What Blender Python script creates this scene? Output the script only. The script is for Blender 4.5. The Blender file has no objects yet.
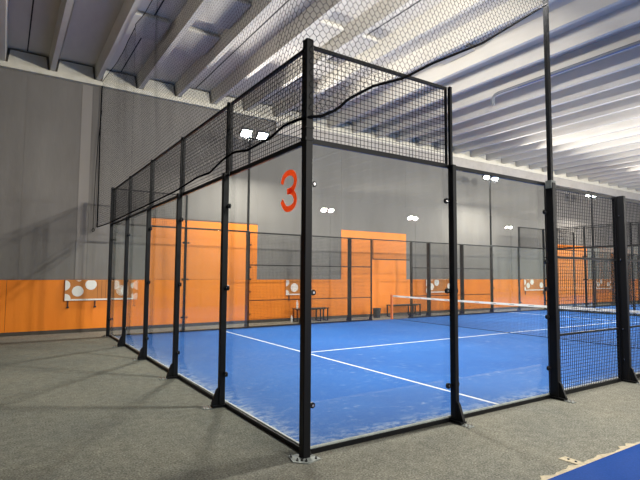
import bpy, math, random
from mathutils import Vector, Matrix, Euler
random.seed(7)
S = bpy.context.scene
COL = S.collection
PI = math.pi

# ------------------------------------------------------------------ mesh helper
class MB:
    """Collects shapes, then links them as ONE mesh object."""
    def __init__(self):
        self.v = []; self.f = []; self.m = []; self.sm = []
    def add(self, vs, fs, mi=0, smooth=False):
        n = len(self.v)
        self.v += [tuple(p) for p in vs]
        self.f += [tuple(i + n for i in f) for f in fs]
        self.m += [mi] * len(fs); self.sm += [smooth] * len(fs)
        return self
    def box(self, x0, y0, z0, x1, y1, z1, mi=0, M=None):
        vs = [Vector((x, y, z)) for z in (z0, z1) for y in (y0, y1) for x in (x0, x1)]
        if M is not None: vs = [M @ p for p in vs]
        return self.add(vs, [(0, 2, 3, 1), (4, 5, 7, 6), (0, 1, 5, 4), (2, 6, 7, 3), (0, 4, 6, 2), (1, 3, 7, 5)], mi)
    def bbox(self, x0, y0, z0, x1, y1, z1, b, mi=0, M=None):
        """box along z with chamfered vertical edges and ends"""
        ring = [(x0 + b, y0), (x1 - b, y0), (x1, y0 + b), (x1, y1 - b), (x1 - b, y1), (x0 + b, y1), (x0, y1 - b), (x0, y0 + b)]
        cx, cy = (x0 + x1) / 2, (y0 + y1) / 2
        sx = (x1 - x0 - 2 * b) / (x1 - x0); sy = (y1 - y0 - 2 * b) / (y1 - y0)
        inner = [(cx + (x - cx) * sx, cy + (y - cy) * sy) for x, y in ring]
        vs = [Vector((x, y, z0)) for x, y in inner] + [Vector((x, y, z0 + b)) for x, y in ring] + \
             [Vector((x, y, z1 - b)) for x, y in ring] + [Vector((x, y, z1)) for x, y in inner]
        if M is not None: vs = [M @ p for p in vs]
        fs = [tuple(range(7, -1, -1)), tuple(range(24, 32))]
        for k in range(3):
            for i in range(8):
                j = (i + 1) % 8
                fs.append((k * 8 + i, k * 8 + j, k * 8 + 8 + j, k * 8 + 8 + i))
        return self.add(vs, fs, mi)
    def cyl(self, a, b, r, n=12, mi=0, r2=None, smooth=True):
        a = Vector(a); b = Vector(b); d = (b - a).normalized()
        u = d.orthogonal().normalized(); w = d.cross(u)
        r2 = r if r2 is None else r2
        vs = [a + (u * math.cos(t) + w * math.sin(t)) * r for t in [2 * PI * i / n for i in range(n)]] + \
             [b + (u * math.cos(t) + w * math.sin(t)) * r2 for t in [2 * PI * i / n for i in range(n)]]
        self.add(vs, [(i, (i + 1) % n, n + (i + 1) % n, n + i) for i in range(n)], mi, smooth)
        self.add(vs, [tuple(range(n - 1, -1, -1)), tuple(range(n, 2 * n))], mi)
        return self
    def tube(self, pts, r, n=8, mi=0, cap=True):
        pts = [Vector(p) for p in pts]; vs = []
        u = None
        for k, p in enumerate(pts):
            d = (pts[min(k + 1, len(pts) - 1)] - pts[max(k - 1, 0)]).normalized()
            u = d.orthogonal().normalized() if u is None else (u - d * u.dot(d)).normalized()
            w = d.cross(u)
            vs += [p + (u * math.cos(2 * PI * i / n) + w * math.sin(2 * PI * i / n)) * r for i in range(n)]
        fs = [(k * n + i, k * n + (i + 1) % n, (k + 1) * n + (i + 1) % n, (k + 1) * n + i) for k in range(len(pts) - 1) for i in range(n)]
        self.add(vs, fs, mi, True)
        if cap: self.add(vs, [tuple(range(n - 1, -1, -1)), tuple(range((len(pts) - 1) * n, len(pts) * n))], mi)
        return self
    def prism(self, poly, ax, a, b, mi=0, M=None):
        """polygon (list of 2-D points) extruded along axis ax from a to b"""
        def P(p, t):
            q = [0, 0, 0]; o = [i for i in range(3) if i != ax]
            q[o[0]], q[o[1]] = p; q[ax] = t
            return Vector(q)
        n = len(poly)
        vs = [P(p, a) for p in poly] + [P(p, b) for p in poly]
        if M is not None: vs = [M @ p for p in vs]
        return self.add(vs, [tuple(range(n - 1, -1, -1)), tuple(range(n, 2 * n))] + [(i, (i + 1) % n, n + (i + 1) % n, n + i) for i in range(n)], mi)
    def mesh(self, name, mats):
        me = bpy.data.meshes.new(name)
        me.from_pydata(self.v, [], self.f)
        for m in mats: me.materials.append(m)
        me.polygons.foreach_set('material_index', self.m)
        me.polygons.foreach_set('use_smooth', self.sm)
        me.update()
        return me
    def fixed(self):
        return self
    def build(self, name, mats, parent=None, loc=(0, 0, 0)):
        if not isinstance(mats, (list, tuple)): mats = [mats]
        me = self.mesh(name, mats)
        import bmesh
        bm = bmesh.new(); bm.from_mesh(me); bmesh.ops.recalc_face_normals(bm, faces=bm.faces); bm.to_mesh(me); bm.free()
        o = bpy.data.objects.new(name, me); COL.objects.link(o)
        o.location = loc
        if parent is not None: o.parent = parent
        return o

def tag(o, label, cat, group=None, kind=None):
    o['label'] = label; o['category'] = cat
    if group: o['group'] = group
    if kind: o['kind'] = kind
    return o
def thing(name, label, cat, loc=(0, 0, 0), rz=0, group=None):
    o = bpy.data.objects.new(name, None); COL.objects.link(o)
    o.empty_display_size = .1
    o.location = loc; o.rotation_euler = (0, 0, rz)
    return tag(o, label, cat, group)
def struct(o):
    o['kind'] = 'structure'; return o
def children(o): return [c for c in ALL if c.parent == o]
def copy_tree(o, parent=None):
    c = o.copy(); COL.objects.link(c)
    if parent is not None: c.parent = parent
    for ch in list(o.children): copy_tree(ch, c)
    return c
ORD = ['first', 'second', 'third', 'fourth', 'fifth', 'sixth', 'seventh', 'eighth', 'ninth', 'tenth', 'eleventh', 'twelfth']

# ------------------------------------------------------------------ materials
def mat(name, color, rough=.5, metal=0, spec=.5, build=None):
    m = bpy.data.materials.new(name); m.use_nodes = True
    b = m.node_tree.nodes['Principled BSDF']
    b.inputs['Base Color'].default_value = (*color, 1)
    b.inputs['Roughness'].default_value = rough
    b.inputs['Metallic'].default_value = metal
    b.inputs['Specular IOR Level'].default_value = spec
    if build: build(m.node_tree, b)
    return m
def noise(nt, scale, detail=4, rough=.6, stretch=None, obj=True):
    tc = nt.nodes.new('ShaderNodeTexCoord'); n = nt.nodes.new('ShaderNodeTexNoise')
    n.inputs['Scale'].default_value = scale; n.inputs['Detail'].default_value = detail; n.inputs['Roughness'].default_value = rough
    src = tc.outputs['Object']
    if stretch:
        mp = nt.nodes.new('ShaderNodeMapping'); mp.inputs['Scale'].default_value = stretch
        nt.links.new(src, mp.inputs['Vector']); src = mp.outputs['Vector']
    nt.links.new(src, n.inputs['Vector'])
    return n.outputs['Fac']
def ramp(nt, fac, stops):
    r = nt.nodes.new('ShaderNodeValToRGB')
    e = r.color_ramp.elements
    while len(e) < len(stops): e.new(.5)
    for k, (p, c) in enumerate(stops):
        e[k].position = p; e[k].color = (*c, 1) if len(c) == 3 else c
    nt.links.new(fac, r.inputs['Fac'])
    return r.outputs['Color']
def mixc(nt, fac, a, b, mode='MIX'):
    m = nt.nodes.new('ShaderNodeMix'); m.data_type = 'RGBA'; m.blend_type = mode
    for s, v in ((m.inputs['Factor'], fac), (m.inputs['A'], a), (m.inputs['B'], b)):
        if hasattr(v, 'is_linked'): nt.links.new(v, s)
        elif isinstance(v, (int, float)): s.default_value = v
        else: s.default_value = (*v, 1)
    return m.outputs['Result']
def bump(nt, b, fac, strength, dist=.01):
    bp = nt.nodes.new('ShaderNodeBump'); bp.inputs['Strength'].default_value = strength; bp.inputs['Distance'].default_value = dist
    nt.links.new(fac, bp.inputs['Height']); nt.links.new(bp.outputs['Normal'], b.inputs['Normal'])

def b_carpet(nt, b):
    fine = noise(nt, 55, 3, .8); mid = noise(nt, 9, 4, .7); big = noise(nt, .7, 4, .6)
    c = ramp(nt, fine, [(.3, (.08, .079, .067)), (.5, (.198, .195, .166)), (.72, (.40, .39, .34))])
    c2 = ramp(nt, mid, [(.3, (.72, .72, .72)), (.7, (1.1, 1.1, 1.1))])
    c3 = ramp(nt, big, [(.3, (.84, .86, .87)), (.7, (1.1, 1.08, 1.02))])
    r = mixc(nt, 1., mixc(nt, 1., c, c2, 'MULTIPLY'), c3, 'MULTIPLY')
    nt.links.new(r, b.inputs['Base Color']); bump(nt, b, fine, .5, .006)
def b_turf(nt, b):
    fine = noise(nt, 70, 2, .7); sand = noise(nt, 6.5, 10, .82, (.8, 1.4, 1.)); sand2 = noise(nt, .9, 5, .6, (.5, 1.2, 1)); big = noise(nt, .35, 3, .5)
    c = ramp(nt, fine, [(.3, (.012, .086, .33)), (.7, (.026, .146, .46))])
    c3 = ramp(nt, big, [(.35, (.85, .87, .9)), (.65, (1.1, 1.1, 1.08))])
    c = mixc(nt, 1., c, c3, 'MULTIPLY')
    # sand gathers along the walls: distance to the nearest edge of the court
    tc = nt.nodes.new('ShaderNodeTexCoord'); sx = nt.nodes.new('ShaderNodeSeparateXYZ'); nt.links.new(tc.outputs['Object'], sx.inputs[0])
    def rng(src, a, b_):
        m = nt.nodes.new('ShaderNodeMapRange'); m.inputs['From Min'].default_value = a; m.inputs['From Max'].default_value = b_
        m.inputs['To Min'].default_value = 1; m.inputs['To Max'].default_value = 0
        nt.links.new(src, m.inputs['Value']); return m.outputs['Result']
    def op(o, p, q):
        m = nt.nodes.new('ShaderNodeMath'); m.operation = o; m.use_clamp = True
        for i, v in enumerate((p, q)):
            if isinstance(v, (int, float)): m.inputs[i].default_value = v
            else: nt.links.new(v, m.inputs[i])
        return m.outputs[0]
    edge = op('MAXIMUM', rng(sx.outputs['X'], .03, .55), rng(sx.outputs['Y'], .03, .55))
    s1 = ramp(nt, sand, [(.54, (0, 0, 0)), (.66, (1, 1, 1))])
    s2 = ramp(nt, sand2, [(.42, (.08, .08, .08)), (.68, (.6, .6, .6))])
    f1 = op('MULTIPLY', s1, s2)
    f2 = op('MULTIPLY', op('POWER', edge, 1.6), ramp(nt, sand, [(.455, (0, 0, 0)), (.57, (1, 1, 1))]))
    f = op('MAXIMUM', f1, op('MULTIPLY', f2, .95))
    r = mixc(nt, f, c, (.50, .56, .62))
    nt.links.new(r, b.inputs['Base Color']); bump(nt, b, fine, .35, .005)
def b_wall(lo, hi):
    def f(nt, b):
        n = noise(nt, 1.2, 5, .6, (1.6, 1, .35)); w = noise(nt, 40, 2, .5)
        c = ramp(nt, n, [(.3, lo), (.7, hi)])
        nt.links.new(c, b.inputs['Base Color']); bump(nt, b, n, .25, .05)
    return f
def b_conc(lo, hi, sc=2.5, st=(1, .3, 1)):
    def f(nt, b):
        n = noise(nt, sc, 6, .65, st)
        nt.links.new(ramp(nt, n, [(.3, lo), (.7, hi)]), b.inputs['Base Color'])
    return f
def b_powder(nt, b):
    n = noise(nt, 220, 2, .5); bump(nt, b, n, .08, .001)

M = {}
M['carpet'] = mat('grey carpet', (.17, .17, .14), .95, spec=.1, build=b_carpet)
M['turf'] = mat('blue turf', (.03, .12, .55), .85, spec=.15, build=b_turf)
M['turf_side'] = mat('deep blue turf', (.012, .05, .30), .85, spec=.15, build=b_conc((.007, .045, .22), (.012, .062, .29), 60, (1, 1, 1)))
M['line'] = mat('white turf line', (.78, .80, .80), .9, spec=.1, build=b_conc((.62, .68, .74), (.84, .84, .82), 6, (1, 1, 1)))
M['black'] = mat('black powder coat', (.005, .0055, .007), .45, spec=.2, build=b_powder)
M['wire'] = mat('black coated wire', (.006, .006, .007), .6, spec=.15)
M['net'] = mat('dark nylon twine', (.009, .010, .011), 1., spec=.05)
M['rope'] = mat('black rope', (.008, .008, .009), 1., spec=.03)
M['zinc'] = mat('galvanised steel', (.2, .22, .21), .6, .1, build=b_conc((.15, .17, .16), (.28, .30, .28), 18, (1, 1, 1)))
M['steel'] = mat('bright screw steel', (.7, .7, .72), .25, 1)
M['grey_tarp'] = mat('grey wall cladding', (.2, .185, .17), .75, spec=.3, build=b_wall((.165, .153, .140), (.200, .188, .173)))
M['pale_tarp'] = mat('pale grey cladding', (.26, .24, .22), .75, spec=.3)
M['orange'] = mat('orange wall padding', (.8, .22, .012), .5, spec=.4, build=b_wall((.84, .215, .008), (.90, .25, .012)))
M['plinth'] = mat('brown grey plinth', (.16, .125, .10), .8, build=b_conc((.055, .045, .037), (.085, .07, .058)))
M['ceil'] = mat('painted concrete slab', (.52, .52, .52), .85, spec=.2, build=b_conc((.58, .555, .51), (.65, .62, .57)))
M['rib'] = mat('pale concrete rib', (.58, .57, .56), .8, spec=.2, build=b_conc((.64, .61, .55), (.72, .69, .62)))
M['cream'] = mat('cream paint', (.66, .63, .53), .6, build=b_conc((.60, .57, .47), (.70, .67, .57), 4, (1, 1, 1)))
M['beam'] = mat('beige concrete beam', (.42, .39, .35), .8, build=b_conc((.37, .345, .31), (.46, .43, .39)))
M['joint'] = mat('dark joint', (.03, .03, .033), .9)
M['panel_grey'] = mat('grey ceiling board', (.46, .46, .46), .85, build=b_conc((.50, .48, .44), (.57, .55, .50)))
M['housing'] = mat('lamp housing', (.04, .04, .045), .45, .3)
M['orange_paint'] = mat('orange post paint', (.75, .17, .03), .45)
M['vinyl'] = mat('orange red vinyl', (.90, .135, .03), .45)
def vinyl_mat():
    m = mat('orange red vinyl film', (.95, .26, .09), .45)
    nt = m.node_tree; b = nt.nodes['Principled BSDF']; out = nt.nodes['Material Output']
    t = nt.nodes.new('ShaderNodeBsdfTranslucent'); t.inputs['Color'].default_value = (1., .30, .11, 1)
    mx = nt.nodes.new('ShaderNodeMixShader'); mx.inputs['Fac'].default_value = .62
    nt.links.new(b.outputs[0], mx.inputs[1]); nt.links.new(t.outputs[0], mx.inputs[2]); nt.links.new(mx.outputs[0], out.inputs['Surface'])
    return m
M['vinyl'] = vinyl_mat()
M['tape'] = mat('white net tape', (.80, .78, .74), .7)
M['mark'] = mat('dark tape print', (.12, .11, .10), .7)
M['board'] = mat('brown orange board', (.52, .185, .03), .6, build=b_conc((.48, .165, .026), (.56, .20, .034), 5, (1, 1, .3)))
M['white'] = mat('white paint', (.82, .80, .74), .6)
M['groove'] = mat('brown groove', (.22, .08, .02), .8)
M['sand_glint'] = mat('pale sand glint', (.62, .64, .62), .8, build=b_conc((.45, .48, .50), (.75, .76, .72), 14, (1, 1, 1)))
M['sand'] = mat('dry sand', (.50, .43, .30), .95, spec=.05, build=b_conc((.36, .31, .22), (.62, .54, .39), 22, (1, 1, 1)))
M['plastic_black'] = mat('black plastic', (.015, .015, .017), .5)
M['bottle'] = mat('milky bottle plastic', (.75, .76, .76), .3)
M['pipe'] = mat('zinc conduit', (.22, .23, .25), .55, .2, .3)
M['blue'] = mat('blue cable jacket', (.06, .14, .42), .5)
M['hall'] = mat('plain hall wall', (.30, .29, .28), .8)

def glass_mat():
    m = bpy.data.materials.new('clear tempered glass'); m.use_nodes = True
    nt = m.node_tree; nt.nodes.clear()
    out = nt.nodes.new('ShaderNodeOutputMaterial')
    tr = nt.nodes.new('ShaderNodeBsdfTransparent'); tr.inputs['Color'].default_value = (.965, .985, .98, 1)
    gl = nt.nodes.new('ShaderNodeBsdfGlossy'); gl.inputs['Roughness'].default_value = 0; gl.inputs['Color'].default_value = (1, 1, 1, 1)
    fr = nt.nodes.new('ShaderNodeFresnel'); fr.inputs['IOR'].default_value = 1.5
    df = nt.nodes.new('ShaderNodeBsdfDiffuse'); df.inputs['Color'].default_value = (.8, .8, .78, 1)
    dust = noise(nt, 2.2, 6, .7)
    dm = nt.nodes.new('ShaderNodeMapRange'); dm.inputs['From Min'].default_value = .35; dm.inputs['From Max'].default_value = .8
    dm.inputs['To Min'].default_value = .006; dm.inputs['To Max'].default_value = .020
    nt.links.new(dust, dm.inputs['Value'])
    m0 = nt.nodes.new('ShaderNodeMixShader'); nt.links.new(dm.outputs['Result'], m0.inputs['Fac'])
    nt.links.new(tr.outputs[0], m0.inputs[1]); nt.links.new(df.outputs[0], m0.inputs[2])
    # the Fresnel node flips its index on back faces: use the geometry's facing to keep it outside-in
    geo = nt.nodes.new('ShaderNodeNewGeometry')
    ior = nt.nodes.new('ShaderNodeMapRange'); ior.inputs['To Min'].default_value = 1.5; ior.inputs['To Max'].default_value = 1 / 1.5
    nt.links.new(geo.outputs['Backfacing'], ior.inputs['Value']); nt.links.new(ior.outputs['Result'], fr.inputs['IOR'])
    m1 = nt.nodes.new('ShaderNodeMixShader'); nt.links.new(fr.outputs[0], m1.inputs['Fac'])
    nt.links.new(m0.outputs[0], m1.inputs[1]); nt.links.new(gl.outputs[0], m1.inputs[2])
    nt.links.new(m1.outputs[0], out.inputs['Surface'])
    return m
M['glass'] = glass_mat()
def emit(name, col, st):
    m = bpy.data.materials.new(name); m.use_nodes = True
    nt = m.node_tree; nt.nodes.clear()
    o = nt.nodes.new('ShaderNodeOutputMaterial'); e = nt.nodes.new('ShaderNodeEmission')
    e.inputs['Color'].default_value = (*col, 1); e.inputs['Strength'].default_value = st
    nt.links.new(e.outputs[0], o.inputs['Surface'])
    return m
LAMP = 1060.
M['lamp'] = emit('floodlight led glass', (1., .955, .87), LAMP)
try: M['lamp'].cycles.emission_sampling = 'FRONT'
except Exception: pass

# ------------------------------------------------------------------ the hall
YW = 11.42; XL, XR, YB = -27., 48., -26.
ZR, ZS = 7.38, 7.80
struct(MB().box(XL, YB, -.12, XR, YW + .3, 0).build('floor', M['carpet']))
struct(MB().box(XL, YW, 0, XR, YW + .3, 8.2).build('wall_far', M['grey_tarp']))
struct(MB().box(XL - .3, YB, 0, XL, YW + .3, 8.2).build('wall_left', M['hall']))
struct(MB().box(XR, YB, 0, XR + .3, YW + .3, 8.2).build('wall_right', M['hall']))
struct(MB().box(XL - .3, YB - .3, 0, XR + .3, YB, 8.2).build('wall_near', M['hall']))
struct(MB().box(XL - .3, YB - .3, ZS, XR + .3, YW + .3, ZS + .3).build('ceiling', M['ceil']))
# orange padding: a band of long pads 1.49 m high, and three raised blocks
xs = [XL, -7.2, -2.36, 2.45, 7.25, 12.05, 16.85, 21.65, 26.45, 31.25, 36.05, 40.85, XR]
for a, b in zip(xs[:-1], xs[1:]):
    struct(MB().box(a + .004, YW - .035, .10, b - .004, YW, 1.49).build('wall_panel', M['orange']))
for a, b, h in ((1.28, 4.97, 3.40), (8.6, 12.03, 3.44), (23.2, 26.6, 3.44)):
    struct(MB().box(a, YW - .036, 1.495, b, YW, h).build('wall_panel', M['orange']))
struct(MB().box(XL, YW - .05, 0, XR, YW, .10).build('baseboard_far', M['plinth']))
# grey cladding sheets above, with the seams between them
gx = [XL, -7.1, -4.6, -2.12, -.44, 1.28, 4.97, 8.6, 12.03, 15., 18., 21., 23.2, 26.6, 30., 33.5, 37., 41., XR]
for a, b in zip(gx[:-1], gx[1:]):
    z0 = 3.445 if (a, b) in ((1.28, 4.97), (8.6, 12.03), (23.2, 26.6)) else 1.495
    struct(MB().box(a + .0015, YW - .022, z0, b - .0015, YW, 7.2).build('wall_panel', M['grey_tarp']))
struct(MB().box(5.6, YW - .14, 6.78, XR, YW, 7.34).build('ceiling_beam', M['beam']))
struct(MB().box(XL, YW - .17, 7.22, XR, YW, 7.36).build('trim_far', M['cream']))
struct(MB().box(-.74, YW - .03, 1.5, -.47, YW - .022, 7.2).build('wall_strip', M['pale_tarp']))
# ribs of the double-T slabs, running in y
RX = [-2.72 + 1.19 * k for k in range(-20, 43)]
for x in RX:
    w0, w1 = .062, .105
    struct(MB().prism([(x - w0, ZR), (x + w0, ZR), (x + w1, ZS), (x - w1, ZS)], 1, YB, YW).build('ceiling_rib', M['rib']))
for a, b in zip(RX[:-1], RX[1:]):      # cream infill between two rib ends at the wall head
    struct(MB().prism([(a + .115, 7.36), (b - .115, 7.36), (b - .17, 7.74), (a + .17, 7.74)], 1, YW - .10, YW).build('trim_infill', M['cream']))
for k in range(0, len(RX) - 1, 2):     # dark joint between two slabs
    x = (RX[k] + RX[k + 1]) / 2 + (.03 if k % 4 else -.03)
    struct(MB().box(x - .016, YB, ZS - .006, x + .016, YW - .1, ZS + .01).build('ceiling_joint', M['joint']))
struct(MB().box(-1.37, YB, ZS - .03, -1.35, YW - .1, ZS).build('ceiling_conduit', M['rib']))
# loose boards under the slab
for k, (x0, x1, y0, y1) in enumerate(((-.22, .64, 7.40, 8.5), (1.02, 1.92, 7.44, 8.6), (1.05, 1.92, 5.6, 6.85), (3.4, 4.28, 5.3, 6.4), (4.62, 5.4, 5.3, 6.4), (4.62, 5.4, 7.1, 8.2), (6.95, 7.8, 4.2, 5.3))):
    o = MB().bbox(x0, y0, ZS - .13, x1, y1, ZS - .06, .008).box(x0 + .05, y0 + .05, ZS - .07, x1 - .05, y1 - .05, ZS).build('ceiling_board', M['panel_grey'])
    struct(o)

# conduit with a bend, hanging from a rib
t = thing('ceiling_pipe', 'zinc cable conduit with a blue cable running under the ceiling ribs', 'conduit', (10.1, 0, 0))
MB().tube([(0, YB + .5, 7.32), (0, -10, 7.32), (0, 0, 7.32), (0, 5.2, 7.32), (.01, 5.34, 7.30), (.03, 5.42, 7.24), (.05, 5.45, 7.15), (.1, 5.47, 7.0)], .045, 8).build('pipe', M['pipe'], t)
MB().tube([(.07, YB + .5, 7.325), (.07, 3.2, 7.325), (.09, 4.6, 7.33)], .035, 6).build('cable', M['blue'], t)

# ------------------------------------------------------------------ posts, local frame: glass plane y=0, outward -y
def foot(root, d, side=.05):
    MB().box(-.045, -d - .20, 0, .045, -.012, .008).build('base_plate', M['zinc'], root)
    MB().prism([(-d + .01, .03), (-d - .09, .03), (-d - .09, .06), (-d - .03, .22), (-d + .01, .26)], 0, -.018, .018).box(-.05, -d - .085, .008, .05, -.012, .035).build('gusset', M['black'], root)
    for yy in (-d - .175, -d - .125):
        for xx in (-.028, .028):
            MB().cyl((xx, yy, .008), (xx, yy, .018), .013, 6, smooth=False).cyl((xx, yy, .018), (xx, yy, .036), .006, 8).build('anchor_bolt', M['steel'], root)
def clamp(root, x, z, y=0., s=1):
    """round glass clamp: an arm from the post to a disc on the glass, with a bright screw head"""
    o = MB().box(min(x, 0), -.035, z - .014, max(x, 0), -.016, z + .014, 0)
    o.cyl((x, -.0108, z), (x, -.032, z), .033, 14, 0).cyl((x, -.032, z), (x, -.042, z), .014, 8, 1)
    o.build('glass_clamp', [M['black'], M['steel']], root)
def protos():
    P = {}
    # glass-wall post, with the thinner upright of the mesh above
    r = thing('enclosure_post', '', 'post')
    MB().bbox(-.032, -.092, .0, .032, -.012, 3.03, .005).build('shaft', M['black'], r)
    MB().bbox(-.02, -.05, 3.03, .02, -.01, 4.0, .003).build('mesh_upright', M['black'], r)
    foot(r, .092)
    for z in (.42, 1.52, 2.59):
        for x in (-.075, .075): clamp(r, x, z)
    P['glass4'] = r
    # lower mesh post
    r = thing('mesh_fence_post', '', 'post')
    MB().bbox(-.035, -.125, 0, .035, -.012, 3.03, .005).build('shaft', M['black'], r)
    foot(r, .125)
    for z in (.36, .85, 1.97, 2.7):
        MB().box(-.05, -.05, z - .012, .05, -.03, z + .012, 0).cyl((.046, -.05, z), (.046, -.058, z), .010, 8, 1).cyl((-.046, -.05, z), (-.046, -.058, z), .010, 8, 1).build('mesh_clip', [M['black'], M['steel']], r)
    P['mesh3'] = r
    # slim jamb of the gateway
    r = thing('gateway_post', '', 'post')
    MB().bbox(-.022, -.062, 0, .022, -.012, 3.03, .004).build('shaft', M['black'], r)
    foot(r, .062)
    P['jamb'] = r
    # lamp post: stands where the glass ends and the mesh begins
    r = thing('lamp_post', '', 'lamp post')
    MB().bbox(-.04, -.125, 0, .04, -.012, 3.03, .005).build('shaft', M['black'], r)
    foot(r, .125)
    for z in (.42, 1.13, 1.52, 1.9, 2.61): clamp(r, -.085, z)
    MB().bbox(-.03, -.10, 3.03, .03, -.04, 6.05, .004).build('pole', M['black'], r)
    MB().box(-.055, -.115, 2.95, .055, -.025, 3.06).build('pole_bracket', M['zinc'], r)
    MB().bbox(-.55, -.095, 6.03, .15, -.045, 6.08, .004).build('crossarm', M['black'], r)
    for x in (-.49, .09):
        Mx = Matrix.Translation((x, -.17, 6.24)) @ Matrix.Rotation(math.radians(-TILT), 4, 'X')
        h = MB()                                   # box housing with cooling fins, front +y
        h.box(-.19, -.05, -.145, .19, .035, .145, 0, Mx)
        for k in range(9): h.box(-.16 + k * .04 - .005, -.09, -.11, -.16 + k * .04 + .005, -.05, .11, 0, Mx)
        for a in ((-.19, .035, -.145, -.156, .047, .145), (.156, .035, -.145, .19, .047, .145), (-.19, .035, -.145, .19, .047, -.123), (-.19, .035, .123, .19, .047, .145)): h.box(*a, 0, Mx)
        ho = h.build('floodlight', M['housing'], r)
        le = MB().box(-.155, .036, -.122, .155, .042, .122, 0, Mx)
        le.m[3] = 1                                # only the front face of the glass shines
        le.build('lens', [M['housing'], M['lamp']], ho)
        MB().box(x - .212, -.185, 6.03, x + .212, -.155, 6.045).box(x - .212, -.185, 6.045, x - .195, -.155, 6.26).box(x + .195, -.185, 6.045, x + .212, -.155, 6.26).box(x - .02, -.185, 6.0, x + .02, -.05, 6.03).build('bracket', M['black'], ho)
    P['lamp'] = r
    # corner post
    r = thing('corner_post', '', 'post')
    MB().bbox(-.085, -.085, 0, -.003, -.003, 4.02, .006).build('shaft', M['black'], r)
    MB().prism([(-.20, -.10), (-.10, -.20), (.06, -.16), (.05, -.002), (-.002, .05), (-.16, .06)], 2, 0, .009).build('base_plate', M['zinc'], r)
    for xx, yy in ((-.155, .02), (-.15, -.09), (-.09, -.15), (.02, -.14), (-.115, -.115), (.03, -.03)):
        MB().cyl((xx, yy, .009), (xx, yy, .019), .012, 6, smooth=False).cyl((xx, yy, .019), (xx, yy, .034), .006, 8).build('anchor_bolt', M['plastic_black'], r)
    MB().box(-.092, -.092, 3.0, .004, .004, 3.03).build('strap', M['black'], r)
    MB().box(-.092, -.092, 3.12, .004, .004, 3.135).build('strap', M['black'], r)
    for z in (.46, 1.53, 2.59):
        c = MB().box(-.01, -.035, z - .014, .05, -.016, z + .014).cyl((.05, -.007, z), (.05, -.030, z), .028, 14).cyl((.05, -.03, z), (.05, -.038, z), .013, 8, 1)
        c.build('glass_clamp', [M['black'], M['steel']], r)
        c = MB().box(-.035, -.01, z - .014, -.016, .05, z + .014).cyl((-.007, .05, z), (-.030, .05, z), .028, 14).cyl((-.03, .05, z), (-.038, .05, z), .013, 8, 1)
        c.build('glass_clamp', [M['black'], M['steel']], r)
    for z in (3.1, 3.85):
        MB().box(-.01, -.03, z - .012, .03, -.01, z + .012).box(-.03, -.01, z - .012, -.01, .03, z + .012).build('mesh_clip', M['black'], r)
    P['corner'] = r
    return P
TILT = 48
P = protos()

def wires(mb, x0, x1, z0, z1, pitch=.05, r=.0026, y=0):
    def bar(a, b, horiz):
        q = r
        if horiz: mb.box(a[0], y - q, a[1] - q, b[0], y + q, a[1] + q)
        else: mb.box(a[0] - q, y - q + .002, a[1], a[0] + q, y + q + .002, b[1])
    n = int(round((x1 - x0) / pitch)); m = int(round((z1 - z0) / pitch))
    for i in range(1, n): bar((x0 + (x1 - x0) * i / n, z0), (x0 + (x1 - x0) * i / n, z1), False)
    for j in range(1, m): bar((x0, z0 + (z1 - z0) * j / m), (x1, z0 + (z1 - z0) * j / m), True)
    return mb
def frame(mb, x0, x1, z0, z1, w=.04, d=.035, zb=None):
    n0 = len(mb.v)
    mb.box(x0, -d / 2, z1 - w, x1, d / 2, z1).box(x0, -d / 2, z0, x1, d / 2, z0 + (zb or w))
    mb.box(x0, -d / 2, z0 + (zb or w), x0 + .02, d / 2, z1 - w).box(x1 - .02, -d / 2, z0 + (zb or w), x1, d / 2, z1 - w)
    mb.v[n0:] = [(a, b + d / 2 - .0095, c) for a, b, c in mb.v[n0:]]
    return mb
def glass_panel(rail=False):
    r = thing('safety_glass', '', 'glass panel')
    MB().box(-.992, -.006, .048, .992, .006, 2.995).build('pane', M['glass'], r)
    MB().box(-.998, -.010, 0, .998, .028, .046).build('base_channel', M['black'], r)
    MB().box(-.995, .008, .042, .995, .030, .062).build('sand_glint_edge', M['sand_glint'], r)  # pale strip paints the bright refraction of sand at the glass foot
    if rail: MB().bbox(-.998, -.010, 2.996, .998, .03, 3.045, .003).build('top_rail', M['black'], r)
    return r
def upper_mesh():
    r = thing('upper_wire_fence', '', 'mesh panel')
    frame(MB(), -.975, .975, 2.998, 4.0, .035, .03, .05).build('frame', M['black'], r)
    wires(MB(), -.96, .96, 3.03, 3.97, r=.0021).build('wire_mesh', M['wire'], r)
    return r
def mesh_panel(L):
    h = L / 2 - .02
    r = thing('wire_fence', '', 'mesh panel')
    frame(MB(), -h, h, 0, 3.02, .045, .035, .055).build('frame', M['black'], r)
    MB().box(-h + .02, -.009, .84, h - .02, .02, .87).build('crossbar', M['black'], r)
    MB().box(-h + .02, -.009, 1.955, h - .02, .02, 1.99).build('crossbar', M['black'], r)
    wires(MB(), -h + .02, h - .02, .05, 2.98).build('wire_mesh', M['wire'], r)
    MB().box(-h, .019, .05, h, .036, .07).build('sand_glint_edge', M['sand_glint'], r)  # same painted pale line along the mesh foot
    return r
def gate_head():
    r = thing('gateway_wire_fence', '', 'mesh panel')
    frame(MB(), -.97, .97, 2.25, 3.02, .04, .035).build('frame', M['black'], r)
    wires(MB(), -.95, .95, 2.29, 2.98).build('wire_mesh', M['wire'], r)
    return r
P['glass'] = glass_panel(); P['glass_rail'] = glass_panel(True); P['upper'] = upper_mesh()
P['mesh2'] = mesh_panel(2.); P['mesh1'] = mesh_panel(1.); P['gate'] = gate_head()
used = set()
R_NEAR, R_LEFT, R_FAR, R_END = 0, -PI / 2, PI, PI / 2
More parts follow.
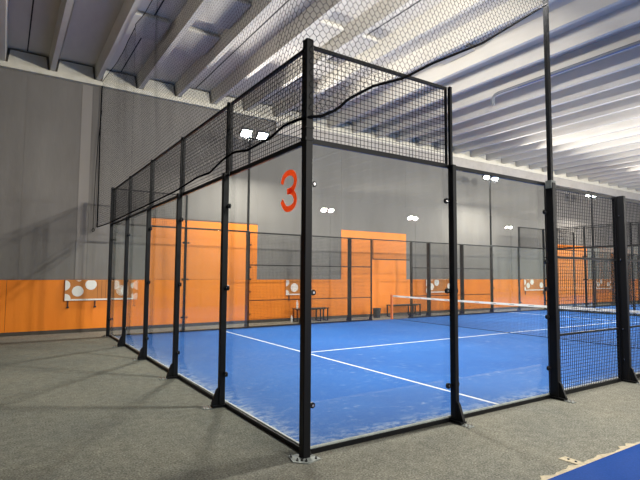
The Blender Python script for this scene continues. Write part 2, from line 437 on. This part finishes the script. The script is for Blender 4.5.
def put(kind, loc, rz, label, group, mirror=False):
    o = P[kind]
    if kind in used: o = copy_tree(o)
    used.add(kind)
    o.location = loc; o.rotation_euler = (0, 0, rz); o['label'] = label
    if group: o['group'] = group
    elif 'group' in o: del o['group']
    if rz in (R_FAR, R_END):      # the painted line of refracted sand is left off the far walls
        for ch in list(o.children):
            if ch.name.startswith('sand_glint_edge'): bpy.data.objects.remove(ch)
    return o

# ------------------------------------------------------------------ court with the 3
MAIN = 'the court marked 3'
# left-hand glass wall (x = 0)
for k in range(1, 6):
    y = 2. * k
    if k < 5:
        put('glass4', (0, y, 0), R_LEFT, f'black steel post of the glass wall marked 3, {ORD[k-1]} behind the near corner post', 'posts of the glass wall marked 3')
for k in range(5):
    y = 2. * k + 1
    if k == 0: l = 'glass panel bearing the orange 3, left of the near corner post'
    else: l = f'clear glass panel of the left wall, {ORD[k-1]} beyond the panel bearing the orange 3'
    put('glass', (0, y, 0), R_LEFT, l, 'glass panels of the left wall')
    l = 'square wire mesh panel above the glass bearing the orange 3' if k == 0 else f'square wire mesh on the left wall top, {ORD[k-1]} beyond the one above the orange 3'
    put('upper', (0, y, 0), R_LEFT, l, 'mesh panels on the left wall top')
put('corner', (0, 0, 0), 0, 'tall black corner post in front with bolted silver foot plate', 'corner posts')
put('corner', (0, 10, 0), R_LEFT, 'black corner post farthest back on the left wall beside the spotted board', 'corner posts')
# aisle side (y = 0)
put('glass4', (2, 0, 0), R_NEAR, 'black post between the two glass panels facing the aisle', 'posts facing the aisle')
put('glass', (1, 0, 0), R_NEAR, 'clear glass panel facing the aisle, right of the near corner post', 'glass panels facing the aisle')
put('glass_rail', (3, 0, 0), R_NEAR, 'clear glass panel facing the aisle, under no mesh, left of the tall lamp pole', 'glass panels facing the aisle')
put('upper', (1, 0, 0), R_NEAR, 'square wire mesh panel above aisle glass, right of the near corner post', 'mesh panels facing the aisle')
put('lamp', (4.03, 0, 0), R_NEAR, 'tall black lamp pole at the aisle where glass meets mesh', 'lamp posts of the court marked 3')
put('mesh2', (5, 0, 0), R_NEAR, 'square wire mesh panel facing the aisle, right of the tall lamp pole', 'mesh panels facing the aisle')
put('mesh3', (6.06, 0, 0), R_NEAR, 'thick black mesh post at the aisle, right edge of the photo', 'posts facing the aisle')
put('mesh2', (7, 0, 0), R_NEAR, 'square wire mesh panel facing the aisle, cut by the right edge of the photo', 'mesh panels facing the aisle')
put('mesh3', (8, 0, 0), R_NEAR, 'black mesh post at the aisle, next right of the thick edge post', 'posts facing the aisle')
put('lamp', (16, 0, 0), R_NEAR, 'far lamp pole on the aisle side of the near court', 'lamp posts of the court marked 3')
# far side (y = 10), in front of the orange wall
FG = 'far side posts before the orange wall'
def far_side(x0, where, full=True, lo=0, hi=20):
    G = f'far side posts of {where}'; GP = f'far side panels of {where}'
    spec = [(2, 'glass4'), (4, 'lamp'), (6, 'mesh3'), (8, 'mesh3'), (9, 'jamb'), (11, 'jamb'), (12, 'mesh3'), (14, 'mesh3'), (16, 'lamp'), (18, 'glass4')]
    if where == MAIN:
        names = {2: 'slim black post in far side glass, left of the far lamp pole', 4: 'far lamp pole with two lit floodlights left of the orange 3',
                 6: 'black far side post hidden mostly behind the near corner post', 8: 'black far side post just left of the far gateway',
                 9: 'black post at the left edge of the far gateway', 11: 'black post at the right edge of the far gateway',
                 12: 'black far side post just right of the far gateway', 14: 'black far side mesh post left of the second lit lamp pole',
                 16: 'far lamp pole with lit floodlights seen through the second aisle glass', 18: 'slim black far side post right of the second lit lamp pole'}
    else:
        names = {2: 'slim black far side post of the neighbouring court, left of its lamp pole', 4: 'far lamp pole with lit floodlights on the neighbouring court',
                 6: 'black far side post of the neighbouring court, first right of its lamp pole', 8: 'black far side post of the neighbouring court, second right of its lamp pole',
                 9: 'black far gateway post of the neighbouring court'}
    for x, k in spec:
        if lo <= x <= hi: put(k, (x0 + x, 10, 0), R_FAR, names[x], G)
    pan = [(1, 'glass', 'clear far side glass panel, at the far left corner'), (3, 'glass_rail', 'clear far side glass panel, just left of the far lamp pole'),
           (5, 'mesh2', 'far side mesh panel, just right of the far lamp pole'), (7, 'mesh2', 'far side mesh panel behind the near corner post, left of the gateway'),
           (8.5, 'mesh1', 'narrow far side mesh panel, left of the gateway'), (10, 'gate', 'short mesh panel over the far gateway'),
           (11.5, 'mesh1', 'narrow far side mesh panel, right of the gateway'), (13, 'mesh2', 'far side mesh panel, second right of the gateway'),
           (15, 'mesh2', 'far side mesh panel, left of the second lit lamp pole'), (17, 'glass_rail', 'clear far side glass panel, right of the second lit lamp pole'),
           (19, 'glass', 'clear far side glass panel, at the far right corner')]
    for x, k, l in pan:
        if lo <= x <= hi:
            if where != MAIN: l = l.replace('far side', 'neighbouring court far').replace('the far left', 'its left').replace('the far lamp', 'its lamp').replace('behind the near corner post, ', '').replace('the gateway', 'its gateway').replace('the far gateway', 'its gateway')
            put(k, (x0 + x, 10, 0), R_FAR, l, GP)
    for x in (1, 19):
        if lo <= x <= hi:
            w = 'at the far left corner' if x == 1 else 'at the far right corner'
            l = f'square wire mesh on top of the far side glass, {w}'
            if where != MAIN: l = 'square wire mesh above the first far glass panel of the neighbouring court'
            put('upper', (x0 + x, 10, 0), R_FAR, l, GP)
far_side(0, MAIN)
# far end wall (x = 20) and the start of the neighbouring court
put('corner', (20, 10, 0), PI, 'black far end corner post of the court marked 3, beside the tall lamp pole', 'corner posts')
for y in (8, 6, 4):
    put('glass4', (20, y, 0), R_END, f'black post of the far end glass wall, {ORD[(8-y)//2]} from its far corner', 'posts of the far end wall')
for y in (9, 7, 5):
    put('glass', (20, y, 0), R_END, f'clear glass panel of the far end wall, {ORD[(9-y)//2]} from its far corner', 'glass panels of the far end wall')
    put('upper', (20, y, 0), R_END, f'square wire mesh on the far end wall, {ORD[(9-y)//2]} from its far corner', 'mesh panels of the far end wall')
X2 = 20.75
put('corner', (X2, 10, 0), R_LEFT, 'black corner post where the neighbouring court begins beyond the far end wall', 'corner posts')
for y in (8, 6):
    put('glass4', (X2, y, 0), R_LEFT, f'black post of the neighbouring glass wall, {ORD[(8-y)//2]} from its far corner', 'posts of the neighbouring end wall')
for y in (9, 7, 5):
    put('glass', (X2, y, 0), R_LEFT, f'clear glass panel of the neighbouring end wall, {ORD[(9-y)//2]} from its far corner', 'glass panels of the neighbouring end wall')
    put('upper', (X2, y, 0), R_LEFT, f'square wire mesh on the neighbouring end wall, {ORD[(9-y)//2]} from its far corner', 'mesh panels of the neighbouring end wall')
far_side(X2, 'the neighbouring court', lo=0, hi=9.2)
put('lamp', (X2 + 16, 10, 0), R_FAR, 'farther lamp pole on the far side of the neighbouring court', 'lamp posts of the neighbouring court')
put('lamp', (X2 + 4, 0, 0), R_NEAR, 'lamp pole on the aisle side of the neighbouring court', 'lamp posts of the neighbouring court')
# poles across the aisle: near row added for light, far row mirrored in glass
for k, x in enumerate((4, X2 + 4, X2 + 16)):
    put('lamp', (x, -12, 0), R_NEAR, f'added unseen lamp pole beyond the open blue floor across the aisle, {ORD[k]} along', 'lamp poles across the aisle')
for k, x in enumerate((16.9, 25.2, 37.6)):
    put('lamp', (x, -24.2, 0), R_NEAR, f'lamp pole in the farthest row across the aisle, mirrored in the glass, {ORD[k]} along', 'lamp poles across the aisle')

# ------------------------------------------------------------------ turf and lines
def turf(name, x0, lab):
    o = MB().box(x0 + .04, .04, 0, x0 + 19.96, 9.96, .012).build(name, M['turf'])
    tag(o, lab, 'court floor')
    for k, x in enumerate((3.06, 16.94)):
        MB().box(x0 + x - .025, .04, .010, x0 + x + .025, 9.95, .0145).build('service_line', M['line'], o)
    MB().box(x0 + 3.085, 4.975, .010, x0 + 16.915, 5.025, .0145).build('centre_line', M['line'], o)
    return o
turf('artificial_turf', 0, 'sandy blue artificial turf inside the court marked 3')
turf('artificial_turf', X2, 'blue artificial turf of the neighbouring court beyond the far end wall')
tag(MB().box(-4, -11.6, 0, 40, -1.561, .012).build('artificial_turf', M['turf_side']), 'open blue turf across the aisle, at the bottom right of the photo', 'court floor')
# sandy frayed edge of that turf and the bare patch
pts = []; x = .9
top = []
while x < 8:
    top.append((x, -1.535 + random.uniform(.004, .05) * (1.5 if random.random() < .3 else .8))); x += random.uniform(.03, .1)
mb = MB()
for (a, b) in zip(top[:-1], top[1:]):
    mb.prism([(a[0], -1.541), (b[0], -1.541), b, a], 2, 0, .005)
mb.prism([(.9, -1.559), (8, -1.559), (8, -1.541), (.9, -1.541)], 2, .0, .011)
o = mb.build('sand', M['sand']); tag(o, 'pale sandy strip along the edge of the blue turf across the aisle', 'sand', kind='stuff')
o = MB().prism([(1.955, -1.53), (2.045, -1.53), (2.05, -1.34), (1.945, -1.335)], 2, 0, .006).build('plate', M['sand'])
tag(o, 'small pale sandy plate with two bolts on the carpet beside the blue turf', 'plate')
for yy in (-1.40, -1.47):
    MB().cyl((2, yy, .006), (2, yy, .014), .011, 6).build('bolt', M['plastic_black'], o)

# ------------------------------------------------------------------ net across the court
def court_net(x0, lab, lo, group=None):
    r = thing('court_net', lab, 'net', (x0 + 10, 0, 0))
    def zt(y): return .885 + .03 * ((y - 5) / 5) ** 2
    ys = [lo + (9.96 - lo) * i / 24 for i in range(25)]
    mb = MB()
    for a, b in zip(ys[:-1], ys[1:]):
        for (p0, p1) in (((-.006), (.006)),):
            vs = [(p, y, zt(y) + d) for y in (a, b) for p in (p0, p1) for d in (-.06, 0)]
            mb.add(vs, [(0, 1, 5, 4), (2, 6, 7, 3), (1, 3, 7, 5), (0, 4, 6, 2)])
    mb.build('tape', M['tape'], r)
    mk = MB()
    y = lo + .3
    while y < 9.8:
        for s in (-1, 1): mk.box(-.0075 if s < 0 else .0055, y, zt(y) - .038, -.0055 if s < 0 else .0075, y + .16, zt(y) - .022)
        y += .62
    mk.build('tape_print', M['mark'], r)
    nb = MB(); q = .0016
    n = int((9.96 - lo) / .045)
    for i in range(n + 1):
        y = lo + (9.96 - lo) * i / n
        nb.box(-q, y - q, .02, q, y + q, zt(y) - .06)
    for j in range(18):
        z = .03 + j * .0445
        nb.box(-q, lo, z - q, q, 9.96, z + q)
    nb.build('netting', M['net'], r)
    nb = MB().tube([(0, lo, .028), (0, 9.96, .028)], .008, 6).build('bottom_cord', M['net'], r)
    p = MB().bbox(-.04, 9.99, .0, .04, 10.07, .90, .006).build('net_post', M['orange_paint'], r)
    MB().bbox(-.045, 9.985, .90, .045, 10.075, .93, .008).build('cap', M['orange_paint'], p)
    return r
court_net(0, 'long court net with white tape and orange post behind the aisle glass', .1)
court_net(X2, 'distant court net of the neighbouring court', 4.)

# ------------------------------------------------------------------ orange number on the glass
def ribbon(path, w, x, th=.002):
    """flat ribbon of width w through smoothed (y, z) points on the plane x"""
    P_ = [Vector(p) for p in path]; out = []
    for i in range(len(P_) - 1):
        p0 = P_[max(i - 1, 0)]; p1 = P_[i]; p2 = P_[i + 1]; p3 = P_[min(i + 2, len(P_) - 1)]
        for s in range(6):
            t_ = s / 6
            out.append(.5 * ((2 * p1) + (p2 - p0) * t_ + (2 * p0 - 5 * p1 + 4 * p2 - p3) * t_ ** 2 + (3 * p1 - p0 - 3 * p2 + p3) * t_ ** 3))
    out.append(P_[-1])
    mb = MB(); L = []; R = []
    for i, p in enumerate(out):
        d = (out[min(i + 1, len(out) - 1)] - out[max(i - 1, 0)]).normalized(); nrm = Vector((-d.y, d.x))
        L.append(p + nrm * w / 2); R.append(p - nrm * w / 2)
    for i in range(len(out) - 1):
        mb.prism([tuple(L[i]), tuple(L[i + 1]), tuple(R[i + 1]), tuple(R[i])], 0, x - th, x)
    return mb
up = [(.525, 2.665), (.485, 2.735), (.40, 2.765), (.30, 2.75), (.245, 2.685), (.265, 2.61), (.34, 2.575), (.415, 2.57)]
dn = [(.38, 2.572), (.30, 2.55), (.245, 2.49), (.26, 2.42), (.35, 2.385), (.45, 2.40), (.53, 2.485)]
mb = ribbon(up, .062, -.0062); m2 = ribbon(dn, .062, -.0063)
mb.add(m2.v, m2.f)
tag(mb.build('number_sign', M['vinyl']), 'orange number 3 stuck on the glass left of the near corner post', 'number')

# ------------------------------------------------------------------ spotted boards on the wall
def board(x0, x1, z0, z1, circles, grooves, lab, straps):
    y = YW - .035
    r = thing('spotted_board', lab, 'board', (x0, y, z0), 0, 'spotted boards along the orange wall')
    w = x1 - x0; h = z1 - z0
    MB().bbox(0, -.05, 0, w, -.001, h, .006).build('panel', M['board'], r)
    for cx, cz, rad in circles:
        pts = [(min(max(cx + rad * math.cos(2 * PI * i / 28), .012), w - .012), min(max(cz + rad * math.sin(2 * PI * i / 28), .012), h - .012)) for i in range(28)]
        q = [pts[0]]
        for p in pts[1:]:
            if (p[0] - q[-1][0]) ** 2 + (p[1] - q[-1][1]) ** 2 > 1e-6: q.append(p)
        if (q[0][0] - q[-1][0]) ** 2 + (q[0][1] - q[-1][1]) ** 2 < 1e-6: q.pop()
        if len(q) > 2: MB().prism(q, 1, -.053, -.0495).build('spot', M['white'], r)
    MB().box(.012, -.056, .006, w - .012, -.0495, .05).build('bottom_strip', M['white'], r)
    if grooves:
        g = MB()
        for k in range(grooves):
            gx_ = w * .46 + k * w * .42 / grooves
            g.box(gx_ - .005, -.0525, .06, gx_ + .005, -.0495, h - .01)
        g.build('grooves', M['groove'], r)
    for sx in straps:
        MB().box(sx - .012, -.045, -.16, sx + .012, -.02, .0).box(sx - .03, -.055, -.20, sx + .03, -.02, -.16).build('latch', M['plastic_black'], r)
big = [(.335, .27, .15), (.675, .455, .15), (-.01, .44, .15), (.02, .06, .14), (.36, .64, .09), (1.51, .28, .15), (1.86, .42, .10), (1.86, .12, .08), (1.2, .66, .10)]
board(-.99, .86, .90, 1.488, big, 7, 'wide brown board with white spots on the orange wall, behind the left glass', (.10, .80))
board(6.10, 7.10, .93, 1.488, [(.36, .27, .155), (.0, .46, .14), (.0, .06, .14), (.80, .46, .16), (.85, .05, .13)], 0, 'spotted board above the far bench, left of the near corner post', (.15,))
board(13.15, 15.0, .90, 1.488, big, 5, 'spotted board on the wall right of the far gateway', (.1, 1.7))
board(20.3, 22.15, .90, 1.488, big, 0, 'spotted board seen through the second aisle glass, left of the tall lamp pole', (.1, 1.7))
board(27.35, 29.2, .90, 1.488, big, 0, 'spotted board beside the last orange block, seen through the aisle mesh', (.1, 1.7))

# ------------------------------------------------------------------ benches, bin, bottles
def bench(x0, x1, y, lab):
    r = thing('bench', lab, 'bench', (x0, y, 0), 0, 'benches along the orange wall')
    L = x1 - x0
    MB().bbox(0, -.17, .44, L, .17, .475, .006).build('seat', M['plastic_black'], r)
    for x in (.02, L - .06, L * .72):
        MB().box(x, -.16, 0, x + .04, -.12, .44).box(x, .12, 0, x + .04, .16, .44).box(x, -.12, .0, x + .04, .12, .03).build('leg', M['black'], r)
    MB().box(.06, -.02, .40, L - .06, .02, .44).build('stretcher', M['black'], r)
bench(6.25, 7.62, 10.95, 'black metal bench behind the near corner post, under a spotted board')
bench(10.66, 12.3, 10.95, 'black metal bench behind the net post, right of the black bin')
r = thing('waste_bin', 'small black bin by the orange wall inside the far gateway', 'bin', (9.95, 10.85, 0))
mb = MB(); n = 20
ro = [Vector((.135 * math.cos(2 * PI * i / n), .135 * math.sin(2 * PI * i / n), 0)) for i in range(n)]
vs = [p for p in ro] + [p * 1.2 + Vector((0, 0, .36)) for p in ro] + [p * 1.12 + Vector((0, 0, .36)) for p in ro] + [p * .92 + Vector((0, 0, .02)) for p in ro]
fs = [tuple(range(n - 1, -1, -1)), tuple(range(3 * n, 4 * n))] + [(k * n + i, k * n + (i + 1) % n, (k + 1) * n + (i + 1) % n, (k + 1) * n + i) for k in range(3) for i in range(n)]
mb.add(vs, fs).build('body', M['plastic_black'], r)
MB().tube([(.166 * math.cos(2 * PI * i / 24), .166 * math.sin(2 * PI * i / 24), .362) for i in range(25)], .012, 6).build('rim', M['plastic_black'], r)
def bottle(loc, lab, h):
    r = thing('bottle', lab, 'bottle', loc)
    prof = [(.001, 0), (.036, 0), (.038, .01), (.038, h * .62), (.03, h * .74), (.014, h * .84), (.014, h * .92)]
    n = 14; vs = [(a * math.cos(2 * PI * i / n), a * math.sin(2 * PI * i / n), z) for a, z in prof for i in range(n)]
    MB().add(vs, [(k * n + i, k * n + (i + 1) % n, (k + 1) * n + (i + 1) % n, (k + 1) * n + i) for k in range(len(prof) - 1) for i in range(n)], 0, True).build('body', M['bottle'], r)
    MB().cyl((0, 0, h * .91), (0, 0, h), .018, 12).build('cap', M['white'], r)
bottle((6.36, 10.95, .475), 'pale bottle standing on the far bench left of the near corner post', .30)
bottle((6.12, 10.92, 0), 'pale bottle standing on the floor beside the far bench', .26)

# ------------------------------------------------------------------ safety net hung from the ceiling outside the corner
path = [(-.22, 11.30), (-.135, 9.9), (-.13, 6), (-.13, .5), (-.128, .12), (-.10, -.05), (-.02, -.12), (.15, -.135), (1, -.135), (2.5, -.135), (3.93, -.14)]
zbot = [(0, 3.02), (7.28, 3.06), (8.4, 3.12), (8.9, 3.10), (9.4, 3.19), (9.75, 3.21), (10.15, 3.15), (10.75, 3.17), (10.98, 3.22), (11.35, 3.22), (11.52, 3.24), (11.72, 3.35), (11.85, 3.48), (12.18, 3.69), (12.62, 3.88), (13.07, 4.16), (13.97, 4.65), (15.3, 5.55), (15.6, 5.75)]
cum = [0]
for a, b in zip(path[:-1], path[1:]): cum.append(cum[-1] + math.dist(a, b))
TOT = cum[-1]
SC = 15.42 / 15.42
def pos(s):
    s = min(max(s, 0), TOT)
    for i in range(len(cum) - 1):
        if s <= cum[i + 1] + 1e-9:
            t_ = (s - cum[i]) / (cum[i + 1] - cum[i]); a, b = path[i], path[i + 1]
            dx, dy = b[0] - a[0], b[1] - a[1]; l = math.hypot(dx, dy)
            return a[0] + dx * t_, a[1] + dy * t_, (dy / l, -dx / l)
def s_of(p_):  # arc length of the corner, to place the measured rope heights
    return 0
S_CORNER = cum[6]
zb2 = [(s - 11.45 + S_CORNER, z) for s, z in zbot]; zb2[0] = (0, 3.02)
def zlow(s):
    for (a, za), (b, zb_) in zip(zb2[:-1], zb2[1:]):
        if s <= b: return za + (zb_ - za) * max(0, (s - a) / (b - a))
    return zb2[-1][1]
ZTOP = 7.34
def drape(s, z):
    x, y, nrm = pos(s)
    k = max(0, min(1, (z - zlow(s)) / 2.5)) * .9 + .1
    w = .030 * math.sin(s * 2.1 + .5 * math.sin(z * 1.3)) + .006 * math.sin(s * 6.7 + z * .8)
    if s < 4: w *= .4
    if z > 4.1: k *= 1.25
    off = max(-.005, w * k + .012 * k)
    if abs(s - TOT) < .12: off = 0
    return (x - abs(nrm[0]) * off * (1 if nrm[0] != 0 else 0), y - abs(nrm[1]) * off, z)
net = thing('safety_net', 'black safety net hanging from the ceiling outside the near corner, wavy rope edge', 'net', (0, 0, 0))
A = .072; B = .058          # cell width along the path and row height
verts = []; faces = []
def strand(a, b, r):
    a = Vector(a); b = Vector(b); d = b - a
    if d.length < 1e-5: return
    d.normalize(); u = d.orthogonal().normalized(); w = d.cross(u)
    n0 = len(verts)
    for p in (a, b):
        for t_ in (0, 2 * PI / 3, 4 * PI / 3): verts.append(tuple(p + (u * math.cos(t_) + w * math.sin(t_)) * r))
    faces.extend([(n0, n0 + 1, n0 + 4, n0 + 3), (n0 + 1, n0 + 2, n0 + 5, n0 + 4), (n0 + 2, n0, n0 + 3, n0 + 5)])
nc = int(TOT / A); A = TOT / nc
for i in range(nc):
    s0 = i * A
    j = 0; z = ZTOP
    while z > 3.0:
        off = .5 * A if j % 2 else 0; NR = .0027 if s0 > S_CORNER - .6 else .0019
        s = s0 + off
        zl = zlow(s)
        if z <= zl: break
        # hexagon-like cell: a short upright, then two slanted strands
        zm = max(z - B * .42, zl); zn = max(z - B, zl)
        strand(drape(s, z), drape(s, zm), NR)
        if zm > zl:
            for sg in (-1, 1):
                s2 = s + sg * A / 2
                if 0 <= s2 <= TOT: strand(drape(s, zm), drape(s2, max(zn, zlow(s2))), NR)
        z -= B; j += 1
me = bpy.data.meshes.new('netting'); me.from_pydata(verts, [], faces); me.materials.append(M['net']); me.update()
no = bpy.data.objects.new('netting', me); COL.objects.link(no); no.parent = net
NS = 220
MB().tube([drape(TOT * i / NS, zlow(TOT * i / NS)) for i in range(NS + 1)], .015, 6).build('edge_rope', M['rope'], net)
MB().tube([drape(TOT * i / NS, ZTOP) for i in range(NS + 1)], .008, 6).build('top_rope', M['rope'], net)
MB().tube([drape(.0, 3.02 + (ZTOP - 3.02) * i / 30) for i in range(31)], .02, 6).build('side_rope', M['rope'], net)
MB().tube([(-.33 + .12 * (i / 20) ** 3, 11.27, 2.98 + (6.5 - 2.98) * i / 20) for i in range(21)] , .009, 6).tube([(-.33, 11.27, 2.98), (-.36, 11.27, 2.93), (-.34, 11.27, 2.88), (-.30, 11.27, 2.90), (-.30, 11.27, 2.96), (-.33, 11.27, 2.98)], .012, 6).build('pull_cord', M['rope'], net)

# ------------------------------------------------------------------ camera, world, colour
q = [-2.4798661183, -4.0004656227, 1.7122519474, .991001898, .0694907859, .006733406, 484.114232715]
cam = bpy.data.cameras.new('camera'); co = bpy.data.objects.new('camera', cam); COL.objects.link(co)
yaw, pit, rol, f = q[3:]
fw = Vector((math.cos(pit) * math.cos(yaw), math.cos(pit) * math.sin(yaw), math.sin(pit)))
rt = Vector((math.sin(yaw), -math.cos(yaw), 0)); upv = rt.cross(fw)
r_ = rt * math.cos(rol) + upv * math.sin(rol); u_ = upv * math.cos(rol) - rt * math.sin(rol)
mw = Matrix(((r_.x, u_.x, -fw.x, q[0]), (r_.y, u_.y, -fw.y, q[1]), (r_.z, u_.z, -fw.z, q[2]), (0, 0, 0, 1)))
co.matrix_world = mw
cam.sensor_fit = 'HORIZONTAL'; cam.sensor_width = 36; cam.lens = f * 36 / 640
cam.clip_start = .05; cam.clip_end = 200
S.camera = co
w = bpy.data.worlds.new('world'); S.world = w; w.use_nodes = True
w.node_tree.nodes['Background'].inputs['Color'].default_value = (.05, .05, .055, 1)
w.node_tree.nodes['Background'].inputs['Strength'].default_value = .2
S.view_settings.view_transform = 'Standard'; S.view_settings.look = 'None'
S.view_settings.exposure = 1.2; S.view_settings.gamma = 1; S.view_settings.use_curve_mapping = False
S.cycles.transparent_max_bounces = 48
S.cycles.max_bounces = 10; S.cycles.diffuse_bounces = 5; S.cycles.glossy_bounces = 5
S.cycles.sample_clamp_indirect = 4
S.cycles.caustics_reflective = False; S.cycles.caustics_refractive = False
